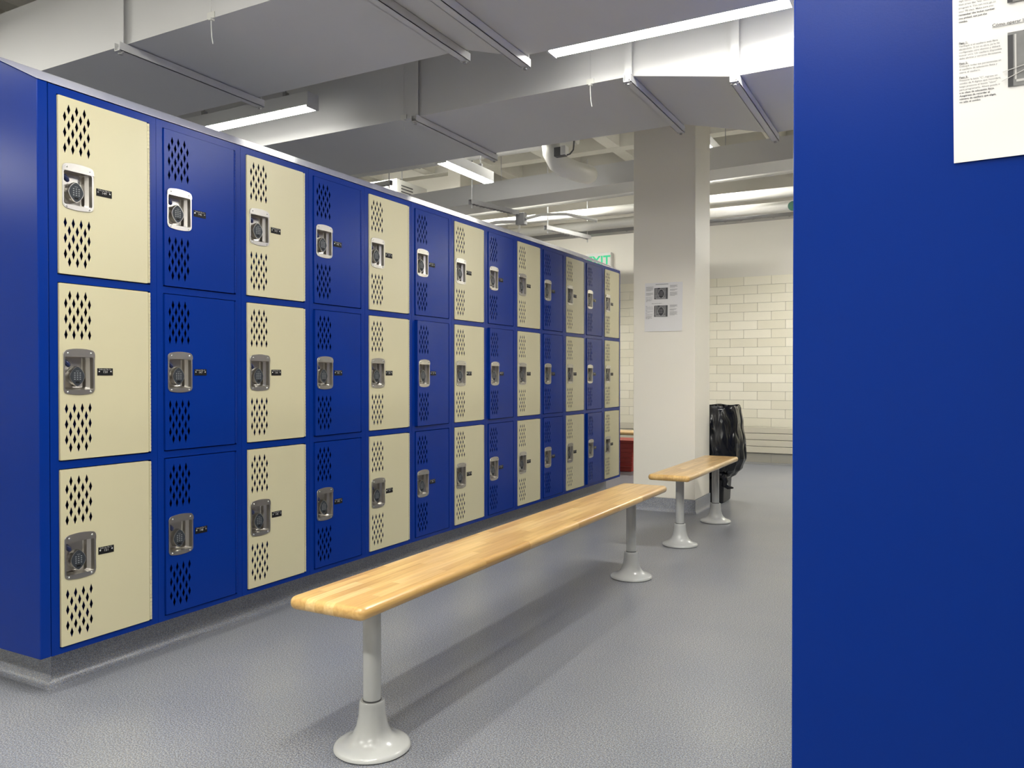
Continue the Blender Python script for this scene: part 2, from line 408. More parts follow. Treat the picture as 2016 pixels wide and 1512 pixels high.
def cup_mesh():
    rel = CUPY - HY
    me = curve_plate('lock_cup', [cup_outline(), rrect(*OP, 0.006, 4)], 0.0022, 'steel', lambda c: Vector((0.0065 + c.z, c.x + rel, c.y)))
    bm = bmesh.new(); bm.from_mesh(me)
    y0, y1, z0, z1 = OP
    secs = [(0.0072, y0, y1, z0, z1), (-0.006, y0 + 0.0006, y1 - 0.002, z0 + 0.0015, z1 - 0.0006), (-0.010, y0 + 0.0008, y1 - 0.011, z0 + 0.004, z1 - 0.001),
            (-0.0115, y0 + 0.0010, y1 - 0.0135, z0 + 0.005, z1 - 0.001), (-0.024, y0 + 0.0012, y1 - 0.0155, z0 + 0.0065, z1 - 0.0012), (-0.026, y0 + 0.002, y1 - 0.018, z0 + 0.009, z1 - 0.002)]
    rings = []
    for (x, a, b, c, d) in secs:
        rings.append([bm.verts.new((x, p[0] + rel, p[1])) for p in rrect(a, b, c, d, 0.0055, 4)])
    for q, w in zip(rings, rings[1:]):
        n = len(q)
        for i in range(n): bm.faces.new((q[i], q[(i + 1) % n], w[(i + 1) % n], w[i]))
    bm.faces.new(rings[-1])
    # upper cap with a drip lip
    oc = [p for p in cup_outline(0.106, 0.134, 0.0068, 0.012) if p[1] > 0.0]
    oc = sorted(oc, key=lambda p: p[0])
    pts = [(oc[0][0], 0.0470)] + oc + [(oc[-1][0], 0.0470)]
    a = [bm.verts.new((0.0077, p[0] + rel, p[1])) for p in pts]; b = [bm.verts.new((0.0098, p[0] * 0.985 + rel, p[1] - (0.0006 if p[1] > 0.05 else 0))) for p in pts]
    bm.faces.new(b)
    n = len(a)
    for i in range(n): bm.faces.new((a[i], a[(i + 1) % n], b[(i + 1) % n], b[i]))
    bmesh.ops.recalc_face_normals(bm, faces=bm.faces[:])
    bm.to_mesh(me); bm.free(); finish(me, 'steel', 35)
    return me
cup_me = cup_mesh()
def screws_mesh():
    m = MB(); rel = CUPY - HY
    for y, z, x in ((-0.038, 0.0590, 0.0098), (0.038, 0.0590, 0.0098), (-0.038, -0.0635, 0.0076), (0.038, -0.0635, 0.0076)):
        m.cyl((x, y + rel, z), (x + 0.0012, y + rel, z), 0.0032, 10, 0.0020)
    return m.mesh('screws', 'rivet', 50)
screws_me = screws_mesh()
def latch_mesh():
    m = MB(); rel = CUPY - HY
    m.tube([(-0.010, OP[0] + 0.0035 + rel, 0.037), (-0.009, OP[0] + 0.010 + rel, 0.033), (-0.008, OP[0] + 0.018 + rel, 0.024), (-0.008, OP[0] + 0.022 + rel, 0.018), (-0.008, OP[0] + 0.0235 + rel, 0.0155)],
           [0.0055, 0.0075, 0.0080, 0.0060, 0.003], 8)
    return m.mesh('latch_hook', 'navy_latch', 60)
latch_me = latch_mesh()
def lozenge(a, b, n=36, p=1.5):
    out = []
    for i in range(n):
        t = 2 * PI * i / n; c, s = math.cos(t), math.sin(t)
        out.append((a * math.copysign(abs(c) ** (2 / p), c), b * math.copysign(abs(s) ** (2 / p), s)))
    return out
LY, LZ = CUPY - 0.0025 - HY, -0.0145
def lock_mesh():
    m = MB(); N = 36; secs = [(-0.0262, 0.0240, 0.030), (-0.016, 0.0265, 0.0328), (-0.0015, 0.0265, 0.0332), (0.0010, 0.0256, 0.0322), (0.0010, 0.0242, 0.0306), (0.0004, 0.0242, 0.0306)]
    vs_ = []; fs_ = []
    for (x, a, b) in secs: vs_ += [(x, LY + q[0], LZ + q[1]) for q in lozenge(a, b, N)]
    for i in range(len(secs) - 1):
        for k in range(N): fs_.append((i * N + k, i * N + (k + 1) % N, (i + 1) * N + (k + 1) % N, (i + 1) * N + k))
    fs_.append(tuple(range((len(secs) - 1) * N, len(secs) * N)))
    return m.add(vs_, fs_).mesh('keypad_lock', 'steel', 35)
lock_me = lock_mesh()
keypad_me = MB().prism([(LY + q[0], LZ + q[1]) for q in lozenge(0.0240, 0.0304)], 'x', 0.00042, 0.0014).mesh('keypad', 'keypad', 30)
def keys_mesh():
    m = MB()
    for r in range(4):
        for c in range(3):
            y = LY + (c - 1) * 0.0090; z = LZ + 0.0105 - r * 0.0066
            m.prism(rrect(y - 0.0024, y + 0.0024, z - 0.0015, z + 0.0015, 0.0011, 2), 'x', 0.00142, 0.0019)
    m.box(0.00142, 0.0019, LY - 0.0055, LY + 0.0055, LZ + 0.0165, LZ + 0.0176)
    return m.mesh('keys', 'keys')
keys_me = keys_mesh()
display_me = MB().prism(rrect(LY - 0.0068, LY + 0.0068, LZ - 0.0225, LZ - 0.0158, 0.002, 3), 'x', 0.00142, 0.0020).mesh('enter_key', 'black_plate')
PY0, PY1 = 0.1530 - HY, 0.2080 - HY
plate_me = MB().box(0.0053, 0.0063, PY0, PY1, -0.0118, 0.0118).mesh('number_plate', 'black_plate', None, 0.0003, 1)
rivet_me = MB().cyl((0.0064, PY0 + 0.0065, 0.0005), (0.0072, PY0 + 0.0065, 0.0005), 0.0027, 10, 0.0018).cyl((0.0064, PY1 - 0.0065, 0.0005), (0.0072, PY1 - 0.0065, 0.0005), 0.0027, 10, 0.0018).mesh('rivets', 'rivet', 50)
pmid = (PY0 + PY1) / 2
maker_me = text_mesh('maker_name', 'DeBourgh Mfg. Co.', 0.0056, 'white_ink', lambda c: Vector((0.00655, pmid + c.x, 0.0078 + c.y)), 'CENTER')
def number_mesh(n): return text_mesh('number', str(n), 0.0118, 'white_ink', lambda c: Vector((0.00655, pmid + c.x, -0.0005 + c.y)), 'CENTER')
ORD = ['first', 'second', 'third', 'fourth', 'fifth', 'sixth', 'seventh', 'eighth', 'ninth', 'tenth', 'eleventh', 'twelfth', 'last']
TIER = ['top', 'middle', 'bottom']
AJAR = {(5, 1): 2.0, (7, 1): 1.6, (11, 2): 1.5, (3, 1): 0.6}
for k in range(NC):
    c = 'cream' if k % 2 == 0 else 'blue'
    for r in range(3):
        num = 149 - 3 * k + r
        pos = 'nearest' if k == 0 else ('farthest' if k == NC - 1 else ORD[k])
        lab = '%s locker numbered %d, %s tier of the %s column in the row' % ('cream' if c == 'cream' else 'blue', num, TIER[r], pos)
        t = thing('locker', lab, 'locker', (0, k * P, ZC[r][0]), 0, 'lockers in the long blue and cream row')
        obj('frame', frames[r], t)
        zl = (ZD[r][0] + ZD[r][1]) / 2 - ZC[r][0]
        a = math.radians(AJAR.get((k, r), 0.0))
        L = (0, HY, zl); R = (0, 0, a)
        d = obj('door', door_me[c], t, L, R); obj('hinge', hinge_me[c], d)
        q = obj('lock_cup', cup_me, t, L, R); obj('screws', screws_me, q)['kind'] = 'stuff'; obj('latch_hook', latch_me, q)
        lk = obj('keypad_lock', lock_me, t, L, R); obj('keypad', keypad_me, lk); obj('keys', keys_me, lk)['kind'] = 'stuff'; obj('enter_key', display_me, lk)
        pl = obj('number_plate', plate_me, t, L, R); obj('maker_name', maker_me, pl); obj('rivets', rivet_me, pl)['kind'] = 'stuff'; obj('number', number_mesh(num), pl)

# end panels, hoods
def hood_profile(x0, w, lift=0.0): return [(x0, 1.9025), (x0 + w, 1.9025), (x0 + w, 1.9065 + lift), (x0 + w / 2, 2.050 + lift), (x0, 1.9065 + lift)]
def end_panel(x0, y0, y1, lab, name='end_panel'):
    t = thing(name, lab, 'panel', (x0 + 0.31, (y0 + y1) / 2, 0.131))
    ox, oy, oz = t.location
    w = 0.62
    pts = [(x0, 0.131), (x0 + w, 0.131), (x0 + w, 1.9045), (x0 + w / 2, 2.0475), (x0, 1.9045)]
    m = MB().prism([(p[0] - ox, p[1] - oz) for p in pts], 'y', y0 - oy, y1 - oy)
    o = part('panel', m, 'blue', t, None, 0.0025, 2)
    return t
end_panel(-0.62, -0.034, -0.0012, 'blue end panel closing the near end of the long locker row')
hood = thing('locker_hood', 'sloping metal hood along the top of the blue and cream lockers', 'hood', (-0.31, LEN / 2, 1.9025))
cuts = [-0.038, 5 * P, 9 * P, LEN + 0.012]
for a, b in zip(cuts, cuts[1:]):
    pr = [(0.3120, 0.0022), (0.3120, 0.0032), (0.0, 0.1485), (-0.3120, 0.0032), (-0.3120, 0.0022), (0.0, 0.1470)]
    m = MB().prism(pr, 'y', a - LEN / 2 + 0.0004, b - LEN / 2 - 0.0004)
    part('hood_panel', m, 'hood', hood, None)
back = tag(part('back_panel', MB().box(-0.62, -DEP - 0.002, 0.0, LEN, 0.131, 1.9), 'blue'), 'blue rear half of the long locker row', 'cabinet')
far_end = tag(part('end_panel', MB().box(-0.62, 0.0, LEN + 0.0006, LEN + 0.011, 0.131, 1.902), 'blue', None, None, 0.003, 2), 'blue end panel closing the far end of the locker row by the column', 'panel')

bank = thing('locker_bank', 'large blue locker bank end filling the right side, close to the camera', 'lockers', (RX + 0.31, LEN / 2, 0.131))
def bk(name, m, bevel=0.0): 
    me = m.mesh(name, 'blue', None, bevel, 2, (RX + 0.31, LEN / 2, 0.131)); return obj(name, me, bank)
bk('body', MB().box(RX + 0.034, RX + 0.617, 0.0005, LEN, 0.131, 1.902))
holes = []
for k in range(NC):
    for (z0, z1) in ZD: holes.append([(k * P + P - HY - 0.0022, z0 - 0.0032), (k * P + P - DY0 + 0.0022, z0 - 0.0032), (k * P + P - DY0 + 0.0022, z1 + 0.0028), (k * P + P - HY - 0.0022, z1 + 0.0028)])
ff = curve_plate('face_frame', [[(0.0005, 0.131), (LEN, 0.131), (LEN, 1.902), (0.0005, 1.902)]] + holes, 0.022, 'blue', lambda c: Vector((RX + 0.011 + c.z - (RX + 0.31), c.x - LEN / 2, c.y - 0.131)))
obj('face_frame', ff, bank)
for k in range(NC):
    for (z0, z1) in ZD:
        c = 'cream' if k % 2 == 0 else 'blue'
        d = obj('door', door_me[c], bank, (-0.31, k * P + P - HY - LEN / 2, (z0 + z1) / 2 - 0.131), (0, 0, PI))
        obj('hinge', hinge_me[c], d); obj('lock_cup', cup_me, d); obj('keypad_lock', lock_me, d)
bk('end_panel', MB().prism([(RX, 0.131), (RX + 0.62, 0.131), (RX + 0.62, 1.902), (RX + 0.31, 2.0465), (RX, 1.902)], 'y', -0.022, 0.0), 0.003)
bk('hood_panel', MB().prism([(RX - 0.006, 1.9025), (RX + 0.626, 1.9025), (RX + 0.626, 1.908), (RX + 0.31, 2.052), (RX - 0.006, 1.908)], 'y', -0.026, LEN + 0.01))

# ------------------------------------------------------------------ benches
def bench(label, cx, y0, y1, legs, zt=0.438, group='wooden locker room benches', along='y'):
    W, T, R = 0.2413, 0.0335, 0.0150
    Lg = y1 - y0
    t = thing('bench', label, 'bench', (cx, (y0 + y1) / 2, 0), 0 if along == 'y' else PI / 2, group)
    m = MB().box(-W / 2, W / 2, -Lg / 2, Lg / 2, zt - T, zt)
    bm = bmesh.new(); me = bpy.data.meshes.new('board'); me.from_pydata(m.v, [], m.f); bm.from_mesh(me)
    vert_edges = [e for e in bm.edges if abs(e.verts[0].co.z - e.verts[1].co.z) > 0.01]
    bmesh.ops.bevel(bm, geom=vert_edges, offset=0.020, segments=5, profile=0.5, affect='EDGES')
    rim = [e for e in bm.edges if abs(e.verts[0].co.z - e.verts[1].co.z) < 1e-5]
    bmesh.ops.bevel(bm, geom=rim, offset=0.0150, segments=5, profile=0.5, affect='EDGES')
    seat = part('seat', MB().box(-W / 2 + 0.02, W / 2 - 0.02, -Lg / 2 + 0.02, Lg / 2 - 0.02, zt - T + 0.004, zt - 0.004), 'glue', t)
    nS = 8; sw = W / nS; g = 0.00012
    for s in range(nS):
        cuts_ = []; y = -Lg / 2 + random.uniform(0.06, 0.40)
        while y < Lg / 2 - 0.06:
            cuts_.append(y); y += random.uniform(0.16, 0.46)
        ends = [None] + cuts_ + [None]
        xa, xb = -W / 2 + sw * s, -W / 2 + sw * (s + 1)
        for ya, yb in zip(ends, ends[1:]):
            b2 = bm.copy()
            for co, no, cut in (((xa + g, 0, 0), (-1, 0, 0), s > 0), ((xb - g, 0, 0), (1, 0, 0), s < nS - 1),
                                ((0, (ya or 0) + g, 0), (0, -1, 0), ya is not None), ((0, (yb or 0) - g, 0), (0, 1, 0), yb is not None)):
                if not cut: continue
                res = bmesh.ops.bisect_plane(b2, geom=b2.verts[:] + b2.edges[:] + b2.faces[:], plane_co=co, plane_no=no, clear_outer=True)
                eds = [e for e in res['geom_cut'] if isinstance(e, bmesh.types.BMEdge)]
                if eds: bmesh.ops.edgeloop_fill(b2, edges=eds)
            sm = bpy.data.meshes.new('stave'); b2.to_mesh(sm); b2.free(); finish(sm, 'maple', 40)
            obj('stave', sm, seat)
    bm.free(); bpy.data.meshes.remove(me)
    for ly in legs:
        yy = ly - (y0 + y1) / 2
        lg = obj('leg', MB().cyl((0, 0, 0.10), (0, 0, zt - T - 0.004), 0.0242, 32).mesh('leg', 'leg_paint', 40), t, (0, yy, 0))
        prof = [(0.1000, 0.0005), (0.1030, 0.004), (0.1020, 0.010), (0.0960, 0.0145), (0.083, 0.0185), (0.066, 0.026), (0.052, 0.040), (0.0425, 0.062), (0.0365, 0.090), (0.0345, 0.118), (0.0335, 0.1275), (0.0315, 0.1295), (0.0255, 0.1285)]
        obj('base_flange', MB().lathe(prof, 56).mesh('base_flange', 'leg_paint', 50), lg)
        obj('collar', MB().cyl((0, 0, 0.1290), (0, 0, 0.1325), 0.0252, 32).mesh('collar', 'dark_metal', 40), lg)
        obj('mounting_plate', MB().box(-0.07, 0.07, -0.035, 0.035, zt - T - 0.0045, zt - T - 0.0002).mesh('mounting_plate', 'leg_paint'), lg)
    return t
bench('long butcher-block bench on two grey pedestal legs in front of the lockers', 1.075, 0.027, 2.465, (0.217, 2.255))
bench('short butcher-block bench on two grey pedestal legs beside the column and trash bag', 1.072, 2.868, 4.108, (3.103, 3.949))
bench('far wooden bench seen through the gap between lockers and column', 0.0, -1.02, 1.02, (-0.90, 0.72), along='x')
fb = [o for o in COL.objects if o.get('label', '').startswith('far wooden')][0]
fb.location = (-0.875, 6.20, 0); fb.rotation_euler = (0, 0, PI / 2)     # runs across the room

# ------------------------------------------------------------------ air ducts
def duct(label, secs, hangers, group='painted rectangular air ducts', lip=True):
    """secs: (x, y_near, y_far, z_bottom, z_top) along X; hangers: (x, y_near, y_far, z_bottom)"""
    x0 = (secs[0][0] + secs[-1][0]) / 2
    t = thing('air_duct', label, 'duct', (x0, secs[0][1], secs[0][3]), 0, group)
    ox, oy, oz = t.location
    m = MB(); vs_ = []; fs_ = []
    for (x, a, b, z0, z1) in secs: vs_ += [(x, a, z0), (x, b, z0), (x, b, z1), (x, a, z1)]
    for i in range(len(secs) - 1):
        for k in range(4): fs_.append((i * 4 + k, i * 4 + (k + 1) % 4, (i + 1) * 4 + (k + 1) % 4, (i + 1) * 4 + k))
    fs_.append((3, 2, 1, 0)); e = 4 * (len(secs) - 1); fs_.append((e, e + 1, e + 2, e + 3))
    m.add(vs_, fs_)
    obj('duct_body', m.mesh('duct_body', 'duct_paint', None, 0, 2, t.location), t)
    if lip:
        for i in range(len(secs) - 1):
            (xa, a, b, z0, _), (xb, a2, b2, z02, _) = secs[i], secs[i + 1]
            vs_ = []
            for (x, y, z) in ((xa, a, z0), (xb, a2, z02)): vs_ += [(x, y - 0.004, z - 0.003), (x, y - 0.0002, z - 0.003), (x, y - 0.0002, z + 0.020), (x, y - 0.004, z + 0.020)]
            obj('corner_lip', MB().add(vs_, [(0, 1, 5, 4), (1, 2, 6, 5), (2, 3, 7, 6), (3, 0, 4, 7), (0, 3, 2, 1), (4, 5, 6, 7)]).mesh('corner_lip', 'duct_paint', None, 0, 2, t.location), t)
    for (x, a, b, z) in hangers:
        m = MB()
        # slotted channel below the duct
        w = 0.0205; zt = z - 0.0035; zb = zt - 0.041
        m.box(x - w, x + w, a - 0.045, b + 0.045, zb, zb + 0.003); m.box(x - w, x - w + 0.003, a - 0.045, b + 0.045, zb, zt); m.box(x + w - 0.003, x + w, a - 0.045, b + 0.045, zb, zt)
        h = obj('hanger_channel', m.mesh('hanger_channel', 'duct_paint', None, 0, 2, t.location), t)
        n = int((b - a) / 0.10)
        sl = MB()
        for i in range(n):
            yy = a + 0.05 + 0.10 * i
            sl.box(x - w - 0.0006, x - w + 0.0001, yy, yy + 0.028, zb + 0.013, zb + 0.022)
        for yy in (a - 0.024, b + 0.024):
            m = MB(); s = 1 if yy > b else -1
            m.box(x - 0.020, x + 0.020, yy - 0.0015, yy + 0.0015, zb - 0.004, 3.40)
            m.box(x - 0.020, x - 0.017, yy - 0.0165 * (s > 0), yy + 0.0165 * (s < 0), zb - 0.004, 3.40)
            obj('hanger_strap', m.mesh('hanger_strap', 'duct_paint', None, 0, 2, t.location), t)
            m = MB(); m.cyl((x, yy + s * 0.0015, zb + 0.014), (x, yy + s * 0.013, zb + 0.014), 0.008, 8); m.cyl((x, yy, zb - 0.012), (x, yy, zb - 0.0045), 0.009, 8)
            obj('bolt', m.mesh('bolt', 'gray_metal', None, 0, 2, t.location), t)
    return t
Zb, Zl = 2.60, 2.50
duct('wide white air duct at upper left with a lit side face', [(-6.5, 1.02, 1.85, Zb, 2.975), (0.36, 1.02, 1.85, Zb, 2.975), (0.64, 1.0, 1.90, 2.53, 2.975), (6.5, 1.0, 1.90, 2.53, 2.975)],
     [(-1.05, 1.02, 1.85, Zb), (0.345, 1.02, 1.85, Zb), (0.655, 1.0, 1.90, 2.53), (-3.2, 1.02, 1.85, Zb), (2.9, 1.0, 1.90, 2.53)])
duct('white air duct crossing mid-ceiling behind the long lamp, stepping down at right', [(-6.5, 2.56, 3.485, Zb, 2.975), (0.97, 2.56, 3.485, Zb, 2.975), (1.50, 2.555, 3.61, Zl, 2.975), (6.5, 2.555, 3.61, Zl, 2.975)],
     [(-0.42, 2.56, 3.485, Zb), (0.955, 2.56, 3.485, Zb), (1.515, 2.555, 3.61, Zl), (-2.9, 2.56, 3.485, Zb), (3.9, 2.555, 3.61, Zl)])
duct('farther grey-lit air duct passing behind the white column', [(-6.5, 5.712, 6.20, 2.74, 2.93), (6.5, 4.854, 5.12, 2.74, 2.93)], [], lip=False)

# hanging wire ties on the duct edges
def wire_tie(x, y, z, ln, label):
    t = thing('wire_tie', label, 'wire', (x, y, z), 0, 'wire ties hanging from the ducts')
    part('clip', MB().box(-0.022, 0.022, -0.006, -0.0005, -0.006, 0.022).box(-0.008, 0.008, -0.012, 0.010, -0.014, -0.004), 'sign_white', t)
    part('rod', MB().cyl((0, -0.004, 0.02), (0, -0.004, 0.60), 0.0016, 6), 'duct_paint', t)
    part('wire', MB().tube([(0, -0.003, -0.012), (0.001, -0.003, -ln * 0.4), (0.004, -0.003, -ln * 0.75), (0.010, -0.002, -ln)], 0.0022, 6), 'sign_white', t)
wire_tie(-0.45, 1.0155, Zb, 0.12, 'white wire tie hanging from the lit side of the upper left duct')
wire_tie(-0.52, 2.5555, Zb, 0.09, 'white wire tie hanging just left of a vertical strap on the middle duct')
wire_tie(0.73, 2.5555, Zb, 0.13, 'white wire tie hanging below the long lamp from the middle duct')

# ------------------------------------------------------------------ lamps
def lamp(label, cx, cy, z, ln, along='x', w=0.102, h=0.095, lens='lens'):
    t = thing('ceiling_light', label, 'light', (cx, cy, z), 0 if along == 'x' else PI / 2, 'strip ceiling lights')
    a = ln / 2
    part('housing', MB().box(-a, a, -w / 2, w / 2, 0.012, h), 'lamp_housing', t, None, 0.003, 2)
    part('lens', MB().prism([(-w / 2 + 0.006, 0.0118), (-w / 2 + 0.014, 0.0), (w / 2 - 0.014, 0.0), (w / 2 - 0.006, 0.0118)], 'x', -a + 0.012, a - 0.012), lens, t)
    for s in (-1, 1):
        part('end_cap', MB().box(min(s * a, s * (a - 0.0115)), max(s * a, s * (a - 0.0115)), -w / 2 + 0.001, w / 2 - 0.001, -0.001, 0.0115), 'lamp_housing', t)
        x = s * a * 0.62
        part('hanger', MB().box(x - 0.012, x + 0.012, -0.016, 0.016, h, h + 0.04).cyl((x, 0, h + 0.04), (x, 0, 3.7195 - z), 0.004, 6), 'gray_metal', t)
    return t
lamp('long lit strip light at upper right, in front of the middle duct', 1.235, 2.250, 2.662, 1.20, lens='lens_mid')
lamp('lit strip light above the near lockers at upper left', -1.615, 2.285, 2.662, 1.20, lens='lens_dim')
lamp('added strip light hidden above the right locker bank, lighting the column', 2.47, 2.25, 2.662, 1.20, 'x', 0.27)  # unseen fixture added to brighten the column front
lamp('short lit strip light pointing away, above the lockers at mid distance', -1.035, 4.12, 2.672, 0.76, 'y', lens='lens_dim')
lamp('strip light peeking out as a sliver above the duct edge', -1.12, 4.51, 2.952, 1.20, lens='lens_dim')
lamp('strip light behind the column above the far duct', 0.585, 5.90, 2.985, 1.20, 'y', 0.16)
lamp('added strip light over the far aisle hidden past the right bank', 2.45, 7.05, 2.55, 1.20, 'x', 0.25)  # no fixture known here; put in to light the tiled wall
lamp('added strip light by the far wall hidden past the right bank', 3.9, 6.5, 2.70, 1.20, 'y', 0.28)  # made-up lamp giving the far wall more light
lamp('added strip light near the left wall, out of frame', -5.2, -2.6, 2.93, 1.20, 'y', 0.19)  # invented fixture; brightens the left wall that the end panel reflects
lamp('added strip light above the thick pipes hidden by the far duct, left', -1.5, 6.22, 2.95, 1.20, 'x', 0.16)  # added out of sight to light the left part of the pipes
lamp('unseen strip light near the slab, added to light the far bulkhead', -3.35, 5.55, 3.33, 1.20, 'x')  # extra lamp nobody sees, placed to light the bulkhead face
lamp('added strip light over the far aisle hidden behind the lockers', -3.4, 6.75, 2.50, 1.20, 'x', 0.19)  # hidden extra fixture, put in to light the far walls
lamp('strip light over the near bench, out of frame', 1.68, -0.75, 2.93, 1.20, 'y', 0.13, lens='lens_high')
lamp('strip light over the near lockers, out of frame', 0.68, -0.75, 2.93, 1.20, 'y', 0.095, lens='lens_high')
lamp('added fill strip light behind the left lockers, out of frame', -2.4, -0.30, 2.93, 1.20, 'y', 0.19)  # unseen fixture added to raise the general light level
lamp('added fill strip light behind the camera on the right', 2.2, -2.7, 2.93, 1.20, 'x', 0.22)  # invented rear fixture, fills the near end with light
lamp('added fill strip light behind the camera on the left', -0.5, -2.7, 2.93, 1.20, 'x', 0.22)  # second invented rear fixture, same fill from behind
lamp('added unseen strip light beyond the right bank near the camera', 4.3, -0.3, 2.93, 1.20, 'y', 0.19)  # unseen fixture added along with the other out-of-frame lamps

# ------------------------------------------------------------------ pipes and ceiling services
def run(name, label, cat, path, r, mat='pipe_paint', n=20, group=None, bands=()):
    c = Vector(path[0]); o = obj(name, MB().tube([Vector(p) - c for p in path], r, n).mesh(name, mat, 50), None, c)
    tag(o, label, cat, group)
    for (x, w) in bands:
        obj('band', MB().cyl((x - w / 2 - c.x, 0, 0), (x + w / 2 - c.x, 0, 0), r + 0.004, n).mesh('band', mat, 50), o)
    return o
G = 'pipes along the far wall'
run('conduit', 'thin white conduit running under the far duct', 'pipe', [(-6.5, 6.36, 2.767), (6.5, 5.22, 2.767)], 0.025, group=G)
run('pipe', 'upper thick white insulated pipe along the far wall', 'pipe', [(-2.5, 6.50, 2.765), (6.5, 6.50, 2.765)], 0.0495, group=G)
run('pipe', 'lower thick white insulated pipe along the far wall', 'pipe', [(-2.5, 6.66, 2.660), (6.5, 6.66, 2.660)], 0.055, group=G, bands=((-0.12, 0.012),))
run('pipe', 'white pipe crossing high at left behind the middle duct', 'pipe', [(-6.5, 4.85, 3.05), (-0.35, 4.85, 3.05)], 0.045, group=G, bands=((-2.02, 0.01), (-1.3, 0.01)))
tray = thing('cable_tray', 'grey cable tray with loose wires under the far pipes', 'cable tray', (0, 6.86, 2.59))
part('tray', MB().box(-2.5, 6.4, -0.08, 0.08, 0, 0.004).box(-2.5, 6.4, -0.08, -0.077, 0.004, 0.05).box(-2.5, 6.4, 0.077, 0.08, 0.004, 0.05), 'gray_metal', tray)
for i in range(14):
    x = -0.6 + 0.17 * i + random.uniform(-0.05, 0.05)
    part('wire', MB().tube([(x, -0.082, 0.004), (x + 0.012, -0.086, -0.010), (x + 0.03, -0.083, 0.002)], 0.003, 6), 'gray_metal', tray)
valve = thing('valve', 'green valve wheel on the lower pipe at the right locker edge', 'valve', (1.165, 6.585, 2.64))
part('wheel', MB().cyl((0, -0.035, 0), (0, -0.015, 0), 0.045, 20), 'green_valve', valve, 40)
part('stem', MB().cyl((0, -0.015, 0), (0, 0.02, 0), 0.016, 12), 'green_valve', valve, 40)

def strut(label, p0, p1, rods, mat='gray_metal'):
    p0, p1 = Vector(p0), Vector(p1); d = p1 - p0; rz = math.atan2(d.y, d.x); ln = d.length
    t = thing('strut_channel', label, 'strut', p0, rz, 'slotted strut hangers'); h = 0.021
    m = MB().box(0, ln, -h, -h + 0.004, -h, h).box(0, ln, h - 0.004, h, -h, h).box(0, ln, -h + 0.004, h - 0.004, h - 0.004, h)
    for i in range(int(ln / 0.05)):
        m.box(i * 0.05, i * 0.05 + 0.026, -h, -h + 0.0035, -h - 0.004, -h); m.box(i * 0.05, i * 0.05 + 0.026, h - 0.0035, h, -h - 0.004, -h)
    part('channel', m, mat, t)
    for x in rods: part('threaded_rod', MB().cyl((x, 0, -0.06), (x, 0, 3.418 - p0.z), 0.006, 8), mat, t)
    return t
strut('slotted strut under the thick pipes left of the column', (-1.21, 5.98, 2.552), (-1.04, 6.765, 2.552), (0.04, 0.76), 'duct_paint')
strut('slotted strut with electrical box above the mid lockers', (-1.52, 4.98, 2.66), (-1.37, 5.66, 2.66), (0.03,))
strut('dark strut hanging under the high pipe at left', (-2.50, 5.05, 2.97), (-3.05, 5.12, 2.97), (0.03, 0.50))
box = thing('junction_box', 'grey electrical box with conduits on the strut above lockers', 'electrical box', (-1.345, 5.70, 2.60))
part('box', MB().box(-0.05, 0.05, -0.035, 0.035, -0.06, 0.06), 'gray_metal', box, None, 0.004, 2)
part('conduit', MB().tube([(0.05, 0, 0.0), (0.20, 0.05, 0.035), (0.45, 0.12, 0.03), (0.75, 0.20, -0.05)], 0.016, 10), 'pipe_paint', box, 50)
part('conduit', MB().tube([(-0.05, 0, -0.02), (-0.30, 0.02, 0.0), (-0.6, 0.04, -0.03), (-1.2, 0.10, -0.03)], 0.018, 10), 'pipe_paint', box, 50)
part('cable', MB().tube([(-0.02, 0.0, -0.06), (-0.03, 0.0, -0.12), (-0.15, 0.05, -0.16), (-0.8, 0.10, -0.15)], 0.012, 8), 'pipe_paint', box, 50)

# round branch duct with an elbow into the far duct
vent = thing('branch_duct', 'round white branch duct with an elbow dropping behind the middle duct', 'duct', (-0.50, 4.62, 2.9))
part('elbow', MB().tube([(0, 0, 0.5), (0, 0, 0.10), (0.006, 0.012, 0.0), (0.035, 0.06, -0.075), (0.075, 0.13, -0.105), (0.125, 0.25, -0.12), (0.165, 0.36, -0.12), (0.185, 0.42, -0.118), (0.195, 0.45, -0.115)],
                        [0.078, 0.078, 0.08, 0.084, 0.085, 0.084, 0.084, 0.080, 0.064], 24), 'pipe_paint', vent, 60)
act = thing('damper_actuator', 'small grey and white actuator box beside the round branch duct', 'electrical box', (-0.372, 4.55, 2.87))
part('case', MB().box(-0.05, 0.05, -0.03, 0.03, -0.04, 0.035), 'dark_metal', act, None, 0.004, 2)
part('cover', MB().box(0.012, 0.058, -0.036, 0.036, -0.036, 0.040), 'sign_white', act, None, 0.004, 2)
part('cable', MB().tube([(0.058, 0, -0.035), (0.085, 0, -0.03), (0.115, 0, 0.0), (0.122, 0, 0.06), (0.122, 0, 0.45)], 0.007, 8), 'dark_metal', act, 50)

# white fan unit high at the left
fan = thing('fan_coil_unit', 'white slotted fan coil unit hung high behind the lockers', 'air unit', (-3.55, 6.12, 2.98))
part('case', MB().box(-0.55, 0.55, -0.30, 0.30, 0, 0.26), 'sign_white', fan, None, 0.006, 2)
for i in range(3): part('slot', MB().box(0.548, 0.556, -0.22, 0.0, 0.12 + i * 0.035, 0.132 + i * 0.035), 'dark_metal', fan)
for s in (-0.4, 0.4): part('rod', MB().cyl((s, 0, 0.26), (s, 0, 0.7395), 0.006, 8), 'gray_metal', fan)

